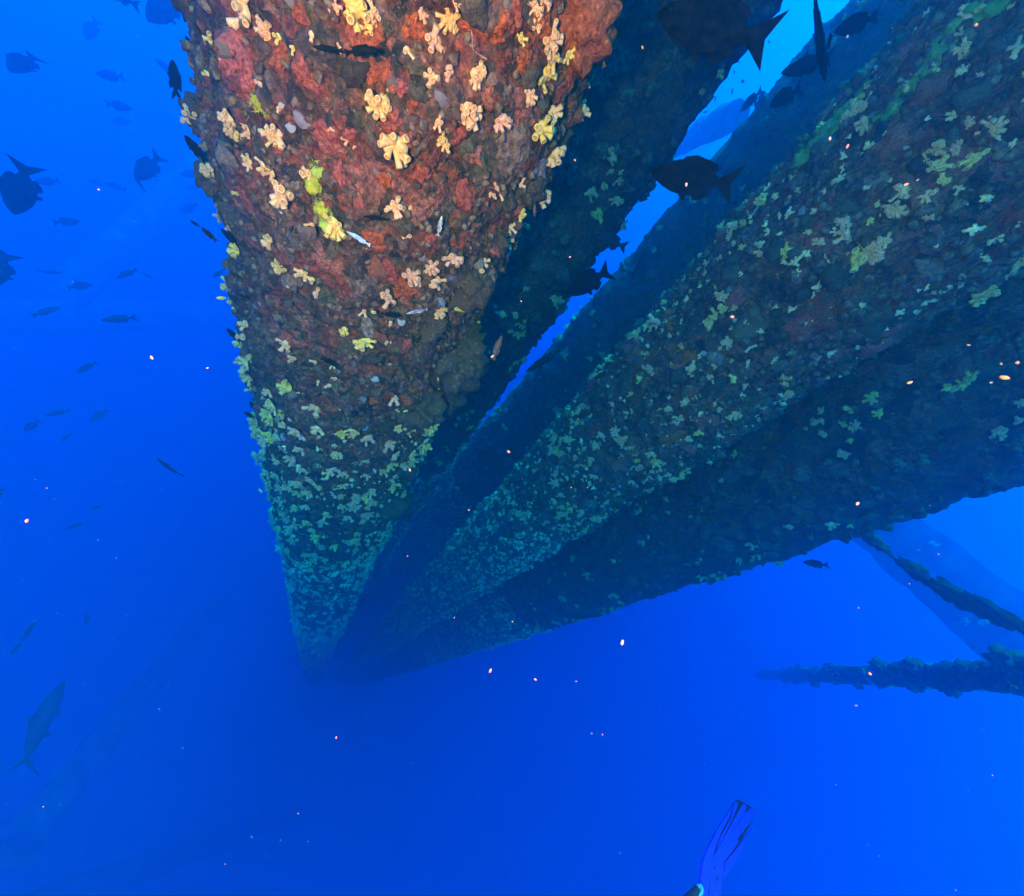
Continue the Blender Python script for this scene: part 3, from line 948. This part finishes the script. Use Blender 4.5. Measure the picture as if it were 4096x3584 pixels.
fish('damsel', 738, 540, 830, 660, 'black damselfish half over growth on the left edge, second bulge', on=L, group=EDGE, roll=30, hz=1.2)
fish('darkchub', 58, 860, 108, 648, 'large dark chub with raised tail at the left edge', fs=.55, group=SH, hz=1.05)
fish('chub', 138, 728, 242, 722, 'pale fish behind the tail of the large dark chub', group=SH)
fish('chub', 350, 722, 430, 745, 'left one of two pale fish nose to tail', group=SH, hz=.85)
fish('chub', 415, 732, 508, 762, 'right one of two pale fish nose to tail', group=SH, hz=.85)
fish('chub', 543, 722, 644, 618, 'grey fish heading steeply down, tail fin spread', fs=.2, group=SH, hz=1.05)
fish('slim', 535, 705, 582, 768, 'thin pale fish below the steeply diving one', d=6.5, group=SH)
fish('chub', 716, 700, 800, 690, 'grey fish partly hidden by the left edge of the red leg', group=SH, hz=.9)
fish('chub', 745, 760, 795, 735, 'hazy fish close below the fish hidden by the leg', group=SH)
fish('chub', 720, 850, 790, 815, 'hazy fish beside the lower growth bulge of the leg', group=SH)
fish('chub', 322, 885, 208, 890, 'pale fish facing right under the shoal', group=SH, hz=.9)
fish('darkchub', -60, 1150, 40, 1018, 'dark fish cut by the left edge, forked tail showing', fs=.4, group=SH, hz=1.15)
fish('slim', 252, 1090, 148, 1085, 'slim pale fish facing right at mid left', group=SH, hz=1.15)
fish('chub', 370, 1138, 264, 1150, 'grey fish facing right below the slim pale one', group=SH, hz=.95)
fish('slim', 466, 1114, 548, 1078, 'faint slim fish in the middle of the open blue', d=8, group=SH, hz=1.3)
fish('slim', 610, 1112, 560, 1090, 'tiny faint fish right of the faint slim one', d=11, group=SH, hz=1.4)
fish('slim', 245, 1228, 128, 1262, 'faint long fish level with the far brace', d=8, group=SH, hz=1.2)
fish('chub', 404, 1283, 550, 1268, 'clear dark grey fish swimming left with upright tail', group=SH, hz=.68, fs=.1)
fish('slim', 308, 1492, 384, 1446, 'faint fish slanting up below the clear dark one', d=9, group=SH, hz=1.4)
fish('slim', 850, 1108, 902, 1078, 'faint fish close to the left edge of the leg', d=8, group=SH, hz=1.4)
fish('slim', 180, 1664, 278, 1640, 'faint slim fish, upper of the lower left trio', d=8, group=SH, hz=1.2)
fish('chub', 98, 1724, 156, 1680, 'faint round fish, leftmost of the lower left trio', d=8.5, group=SH, fs=.4)
fish('chub', 362, 1686, 432, 1638, 'faint fish, rightmost of the lower left trio', group=SH)
fish('slim', 240, 1765, 290, 1735, 'barely visible fish under the lower left trio', d=10, group=SH, hz=1.4)
fish('slim', 626, 1830, 722, 1914, 'grey fish seen from above with pectoral fins spread', d=4.6, group=SH, hz=1.0, roll=70)
fish('chub', -45, 2010, 12, 1950, 'dark blur of a fish at the left edge, halfway down', group=SH, d=5)
fish('slim', 258, 2116, 348, 2088, 'faint slim fish in the lower blue', d=9, group=SH, hz=1.0)
fish('slim', 360, 2040, 410, 2020, 'faint short fish above the slim one in the lower blue', d=11, group=SH, hz=1.4)
fish('slim', 150, 2480, 88, 2560, 'faint fish with nose up above the big jack', d=9, group=SH, hz=1.0)
fish('slim', 40, 2620, 95, 2560, 'faint fish with nose down above the big jack', d=9, group=SH, hz=1.0)
fish('slim', 345, 2455, 350, 2500, 'small faint upright fish left of the pale spotted brace', d=11, group=SH, hz=1.4)
fish('jack', 258, 2722, 40, 3110, 'large slim jack rising with its forked tail at the lower left', fs=.25, roll=35, group=None)
# along and on the red leg
fish('damsel', 760, 882, 802, 908, 'small black damselfish, upper left one of a pair', d=1.7, group=EDGE)
fish('damsel', 804, 908, 872, 972, 'small black damselfish, lower right one of a pair', d=1.5, group=EDGE, hz=.85)
fish('damsel', 882, 915, 965, 990, 'black damselfish against the left edge below the pair', on=L, group=EDGE, hz=.85)
fish('yellow', 864, 1192, 904, 1194, 'small olive fish just off the left edge of the leg', d=1.5, group=EDGE, hz=1.9)
fish('damsel', 906, 1314, 968, 1372, 'black damselfish on the left edge, halfway down the leg', on=L, group=EDGE, hz=.9)
fish('damsel', 998, 1606, 1042, 1656, 'dark damselfish, upper of two low on the left edge', on=L, group=EDGE)
fish('damsel', 976, 1648, 1024, 1674, 'dark damselfish, lower of two low on the left edge', d=1.75, group=EDGE)
fish('yellow', 1034, 1955, 1050, 1970, 'tiny green fish beside the lower left edge', d=2.2, group=EDGE, hz=1.6)
fish('darkslim', 1512, 198, 1378, 206, 'black fish facing right across the red growth near the top', on=L, group=EDGE, hz=1.15)
fish('darkslim', 1250, 186, 1372, 208, 'black fish facing left across the red growth near the top', on=L, group=EDGE, hz=.9)
fish('violet', 1886, 118, 1892, 205, 'thin yellow wrasse with violet head pointing up', on=L, roll=70, hz=.7)
fish('violet', 1950, 238, 1890, 205, 'thin wrasse with violet head below the upright one', on=L, roll=70, hz=.7)
fish('violet', 1768, 862, 1752, 945, 'yellow and violet wrasse pointing up in mid leg', on=L, hz=1.1)
fish('pale', 1386, 925, 1482, 982, 'pale blue and white wrasse slanting down', on=L, hz=.9)
fish('darkslim', 1450, 865, 1550, 880, 'thin black fish above the orange sponge in mid leg', on=L, hz=.8)
fish('darkslim', 1600, 1268, 1524, 1252, 'black fish facing right in a hollow below the middle corals', on=L, hz=1.2)
fish('violet', 1625, 1255, 1712, 1238, 'violet wrasse with yellow tail in the lower middle', on=L, hz=.8)
fish('yellow', 1876, 1248, 1800, 1226, 'yellow brown wrasse near the right edge of the leg', on=L, hz=1.1)
fish('darkslim', 1352, 1468, 1284, 1432, 'black fish slanting down on brown growth, lower leg', on=L, hz=1.2)
fish('brown', 2008, 1340, 1972, 1440, 'brown fish in the shade right of the stony clumps', d=1.5, hz=1.2)
fish('brown', 2400, 160, 2420, 268, 'brown fish hanging in the shade right of the orange clump', d=1.35, hz=1.3)
fish('brown', 2140, 815, 2138, 865, 'small brown fish under corals at the right edge', d=1.35, hz=1.3)
# round the gap at right
fish('darkchub', 2630, 55, 3092, 175, 'huge dark chub across the top with forked tail in the gap', d=1.6, fs=.1, hz=.92, roll=5, group=GAP)
fish('darkslim', 3300, 330, 3255, -50, 'dark fish at the top edge, tail raised in the gap', d=2.2, fs=.3, group=GAP, hz=1.1, roll=75)
fish('darkchub', 3335, 130, 3520, 60, 'dark round fish beside the raised tail, top of the gap', d=2.6, fs=.2, group=GAP, hz=1.1)
fish('darkchub', 3124, 292, 3330, 236, 'dark fish facing left, upper one over the shaded leg', d=2.7, fs=.1, group=GAP, hz=.9)
fish('darkchub', 3078, 425, 3210, 350, 'dark plump fish facing left, lower one over the shaded leg', d=2.9, fs=.4, group=GAP, hz=1.25)
fish('chub', 2960, 448, 3052, 352, 'grey blue fish nose down beside the short brace', d=3.9, group=GAP, hz=.95)
fish('darkchub', 2606, 690, 2952, 742, 'big dark chub crossing the middle of the blue gap', d=1.75, fs=.05, group=GAP, hz=.98, roll=5)
fish('chub', 2380, 940, 2510, 992, 'dark fish mostly against the dim leg, tail in the gap', d=2.9, group=GAP)
fish('darkchub', 2262, 1180, 2448, 1070, 'dark fish with fins spread on the left rim of the gap', d=2.5, fs=.3, group=GAP, hz=1.05)
fish('slim', 2580, 985, 2534, 1124, 'slender dark fish nose up on the right rim of the gap', d=3.0, group=GAP, hz=.8, roll=55)
fish('slim', 2102, 1488, 2248, 1404, 'slender dark fish across the narrow low end of the gap', d=3.4, group=GAP, hz=1.0, roll=30)
fish('chub', 3212, 2250, 3318, 2262, 'dark fish with fins raised under the right legs', d=4.2, fs=.2, hz=1.1, roll=40)

# fry in the gap: specks of dark fish, too small to be told apart
for k in range(22):
    t = rnd.random()
    px, py = 2560 + 560 * t + rnd.uniform(-90, 60), 760 - 720 * t + rnd.uniform(-60, 60)
    d = rnd.uniform(5, 8)
    o = bpy.data.objects.new('fry', KINDS['damsel'][k % 3])
    link(o)
    h = unit(rng.uniform(-1, 1, 3))
    o.matrix_world = mat4(basis(h, np.array([.1, .2, 1.])), at(px, py, d), np.ones(3) * rnd.uniform(.03, .07))
    tag(o, 'tiny dark fry hovering in the bright gap between the legs', 'fish fry', 'fry in the gap')

# ------------------------------------------------------------------ drifting specks lit by the lamp
M_SPECK = spotted('drifting_speck', [(.80, .36, .20), (.78, .46, .34), (.80, .32, .15)], 30, .8)
SPECKS = [lump_mesh('drifting_speck', M_SPECK, 50 + i, ICO1, .5) for i in range(3)]
SPOTS = [(3905, 100, 36, 1), (3320, 555, 28, 1), (3390, 585, 32, 1), (3390, 145, 32, 0), (3625, 738, 34, 1), (3595, 760, 18, 0), (3670, 720, 22, 0), (3520, 860, 24, 0),
         (2930, 1267, 30, 1), (3640, 1530, 34, 1), (4020, 1510, 52, 1), (3965, 1530, 32, 0), (4070, 1450, 38, 1), (4005, 1455, 30, 0), (3875, 1380, 28, 0), (3430, 2015, 28, 1),
         (3480, 2694, 32, 1), (2745, 738, 28, 1), (2570, 190, 26, 0), (2490, 2570, 38, 1), (1962, 2682, 30, 1), (2142, 2718, 26, 0), (2305, 2725, 16, 0), (2367, 2934, 20, 0),
         (2410, 2938, 16, 0), (1345, 2950, 22, 0), (607, 1430, 32, 1), (830, 1472, 20, 0), (107, 2083, 32, 1), (2280, 1028, 20, 0), (2355, 1391, 16, 0), (2035, 1807, 28, 1),
         (1640, 1880, 28, 0), (1876, 2040, 24, 0), (1630, 2224, 16, 0), (1818, 2470, 16, 0), (1970, 1425, 38, 0), (2300, 640, 26, 0), (2085, 1205, 18, 0), (3435, 2431, 20, 0),
         (3638, 2335, 18, 0), (3425, 2822, 24, 0), (395, 758, 20, 0), (2050, 2486, 14, 0), (3755, 2217, 18, 0), (2350, 1950, 16, 0), (2285, 1950, 22, 0), (3570, 1655, 18, 0)]
for k, (px, py, s, bright) in enumerate(SPOTS):
    d = rnd.uniform(.62, .85) if bright else rnd.uniform(.95, 1.6) if px > 2300 else rnd.uniform(.8, .95)
    o = bpy.data.objects.new('drifting_speck', SPECKS[k % 3])
    link(o)
    sz = px_size(d, ray(px, py), s) * (.32 if bright else .24)
    b = basis(unit(rng.uniform(-1, 1, 3)), unit(rng.uniform(-1, 1, 3)))
    o.matrix_world = mat4(b, at(px, py, d), np.array([1.1, .55, .5]) * sz)
    where = ('in the open blue left of the red leg' if px < 900 else 'in the dark blue water under the legs' if py > 2300 else 'before the red growth of the nearest leg' if px < 1950
             else 'before the right leg close to the right edge' if px > 3800 else 'before the coral dotted leg at right' if px > 2800 else 'before the dim leg and the gap')
    tag(o, ('larger' if bright else 'smaller') + ' orange speck drifting ' + where, 'drifting speck', ('larger' if bright else 'smaller') + ' specks ' + where)
v, f = ICO1
vs, fs = [], []
for k in range(240):
    d = 1.1 + 2.6 * rnd.random()
    px, py = rnd.uniform(0, 4096), rnd.uniform(0, 3584)
    if any(leg.hit(px, py)[2] - .1 < d and abs((np.linalg.norm(at(px, py, d)[:2] - leg.c0)) < leg.R + .05) for leg in (L, Rr, Mm)):
        continue
    vs.append(v * rnd.uniform(.0004, .0009) * np.array([1.4, 1, 1]) * (d / 1.2) + at(px, py, d)); fs.append(f + 12 * len(fs))
o = link(bpy.data.objects.new('suspended_dust', quick_mesh('suspended_dust', np.concatenate(vs), np.concatenate(fs), M_SPECK)))
tag(o, 'fine pale dust hanging everywhere in the water', 'dust', kind='stuff')

# ------------------------------------------------------------------ the diver's fin
M_FIN, _t, _b = material('blue_rubber', .7, .12)
_nz = node(_t, 'TexNoise', Scale=18.0, Detail=4.0)
_t.links.new(ramp(_t, _nz.outputs[0], [(.3, (.012, .035, .90)), (.7, (.02, .05, .97))]), _b.inputs['Base Color'])
M_FINDARK = spotted('black_rubber', [(.012, .012, .014), (.02, .02, .024)], 30, .6, per_object=False)
M_BUCKLE = spotted('teal_plastic', [(.10, .55, .50), (.08, .5, .45)], 20, .4, per_object=False, bumpy=.05)

foot, tip = at(2812, 3640, 1.62), at(2968, 3232, 1.95)
ax = unit(tip - foot)
flen = np.linalg.norm(tip - foot)
view = unit((foot + tip) / 2)
side = unit(np.cross(ax, -view))
if (ROT.T @ side)[0] < 0: side = -side
side = side * math.cos(.45) + view * math.sin(.45)
side = unit(side - (side @ ax) * ax)
nrm = np.cross(ax, side)
if nrm @ view > 0: nrm = -nrm
fin = empty('swim_fin', foot, 'blue swim fin with dark grooves pointing up from the bottom edge', 'swim fin')


def fin_prism(name, outline, h0, h1, m, curve=.10, inset=.0):
    """outline in (along, across) metres; raised between heights h0 and h1 over the blade, which curves away towards its tip"""
    out = []
    for i in range(len(outline)):                      # add points so the piece can follow the bend
        a, b = np.array(outline[i]), np.array(outline[(i + 1) % len(outline)])
        n = max(1, int(np.linalg.norm(b - a) / .03))
        out += [a + (b - a) * k / n for k in range(n)]
    cen = np.mean(out, 0)
    V, n = [], len(out)
    for h, ins in ((h0, 0), (h1, inset)):
        for p in out:
            q = p + (cen - p) / (np.linalg.norm(cen - p) + 1e-9) * ins
            V.append(ax * q[0] + side * q[1] + nrm * (h + curve * math.sin(q[0] / flen * 2.6) * .35))
    Fc = [[i, (i + 1) % n, n + (i + 1) % n, n + i] for i in range(n)]
    import bmesh
    me = bpy.data.meshes.new(name)
    bm = bmesh.new()
    bv = [bm.verts.new(tuple(p)) for p in V]
    for q in Fc: bm.faces.new([bv[i] for i in q])
    for lst in (bv[:n][::-1], bv[n:]):
        fa = bm.faces.new(lst)
        bmesh.ops.triangulate(bm, faces=[fa])
    bmesh.ops.recalc_face_normals(bm, faces=bm.faces)
    bm.to_mesh(me); bm.free()
    finish(me, m, False)
    return link(bpy.data.objects.new(name, me), fin)


def onfin(pts):                         # outline seen in the photograph laid into the plane of the fin
    out = []
    for px, py in pts:
        d = ray(px, py)
        q = d * ((foot @ nrm) / (d @ nrm)) - foot
        out.append((q @ ax, q @ side))
    return out


fin_prism('blade', onfin([(2840, 3600), (2802, 3470), (2824, 3402), (2864, 3327), (2900, 3268), (2929, 3212), (2943, 3202), (2994, 3227), (3018, 3252), (3015, 3268), (2978, 3330), (2936, 3400), (2900, 3470), (2872, 3540), (2868, 3600)]), -.003, .003, M_FINDARK, .03)
fin_prism('side_rail', onfin([(2788, 3640), (2791, 3552), (2800, 3456), (2819, 3399), (2860, 3321), (2897, 3265), (2922, 3228), (2901, 3282), (2868, 3342), (2846, 3400), (2832, 3460), (2824, 3560), (2818, 3640)]), -.006, .009, M_FIN, .03, .002)
fin_prism('side_rail', onfin([(2887, 3462), (2940, 3394), (2975, 3347), (3000, 3318), (2982, 3347), (2954, 3412), (2926, 3462), (2892, 3512), (2884, 3495)]), -.006, .008, M_FIN, .03, .002)
fin_prism('blade_rib', onfin([(2852, 3412), (2872, 3356), (2914, 3280), (2924, 3240), (2928, 3217), (2941, 3216), (2940, 3232), (2915, 3290), (2881, 3357)]), .003, .006, M_FIN, .03, .001)
fin_prism('centre_panel', onfin([(2828, 3640), (2833, 3478), (2839, 3440), (2858, 3410), (2897, 3337), (2924, 3290), (2960, 3228), (2969, 3221), (2978, 3231), (2970, 3252), (2911, 3345), (2938, 3313), (2993, 3238), (3014, 3256), (3010, 3271), (2934, 3368), (2942, 3380), (2884, 3457), (2882, 3490), (2875, 3530), (2872, 3640)]), .003, .006, M_FIN, .03, .001)
for px, py, r in ((2848, 3480, 5), (2857, 3524, 8)):
    fin_prism('drain_slot', onfin([(px + r * .6 * math.cos(a), py + r * 1.3 * math.sin(a)) for a in np.linspace(0, 2 * math.pi, 10, endpoint=False)]), -.001, .0075, M_FINDARK, .03)
pk = tube_mesh('foot_pocket', [ax * .02 - nrm * .03, ax * -.05 - nrm * .03, ax * -.14 - nrm * .03, ax * -.24 - nrm * .03], [.012, .034, .045, .042], M_FIN, 16, .02, 0.)
link(bpy.data.objects.new('foot_pocket', pk), fin)
bo = tube_mesh('boot', [ax * -.16 - nrm * .02, ax * -.27 - nrm * .03, ax * -.33 - nrm * .08, ax * -.36 - nrm * .22], [.036, .043, .05, .045], M_FINDARK, 16, .02, 0.)
link(bpy.data.objects.new('boot', bo), fin)
ringp = [ax * u + side * w + nrm * .016 for u, w in onfin([(2784 + 9 * math.cos(a), 3570 + 16 * math.sin(a)) for a in np.linspace(0, 2 * math.pi, 15)])]
link(bpy.data.objects.new('buckle', tube_mesh('buckle', ringp, [.005] * 15, M_BUCKLE, 8, .01, 0.)), fin)
stp = tube_mesh('strap', [ringp[7], side * -.06 + ax * -.12 + nrm * .0, ax * -.27 + nrm * .04], [.009, .009, .009], M_FINDARK, 8, .02, 0.)
link(bpy.data.objects.new('strap', stp), fin)

# ------------------------------------------------------------------ the sea water itself
SS = np.array([.0002, .0425, .084])       # scattered per metre, red green blue
SA = np.array([.74, .051, .0140])         # absorbed per metre
rho = float((SS + SA).max() * 1.001)
c = SS / rho
ac = np.clip(1 - SA / rho / (1 - c), 0, 1) ** 2
M_WATER = bpy.data.materials.new('sea_water')
M_WATER.use_nodes = True
wn = M_WATER.node_tree.nodes
wn.clear()
wo = wn.new('ShaderNodeOutputMaterial')
pv = wn.new('ShaderNodeVolumePrincipled')
M_WATER.node_tree.links.new(pv.outputs[0], wo.inputs['Volume'])
pv.inputs['Density'].default_value = rho
pv.inputs['Color'].default_value = (*c, 1)
pv.inputs['Absorption Color'].default_value = (*ac, 1)
pv.inputs['Anisotropy'].default_value = .74
bx = np.array([[x, y, z] for z in (-62., 6.) for x, y in ((-70, -70), (70, -70), (70, 70), (-70, 70))], float)
hz_ = mesh_obj('haze', bx, [[3, 2, 1, 0], [4, 5, 6, 7], [0, 1, 5, 4], [1, 2, 6, 5], [2, 3, 7, 6], [3, 0, 4, 7]], M_WATER, smooth=False)
tag(hz_, 'clear blue sea water filling the whole scene', 'sea water', kind='stuff')
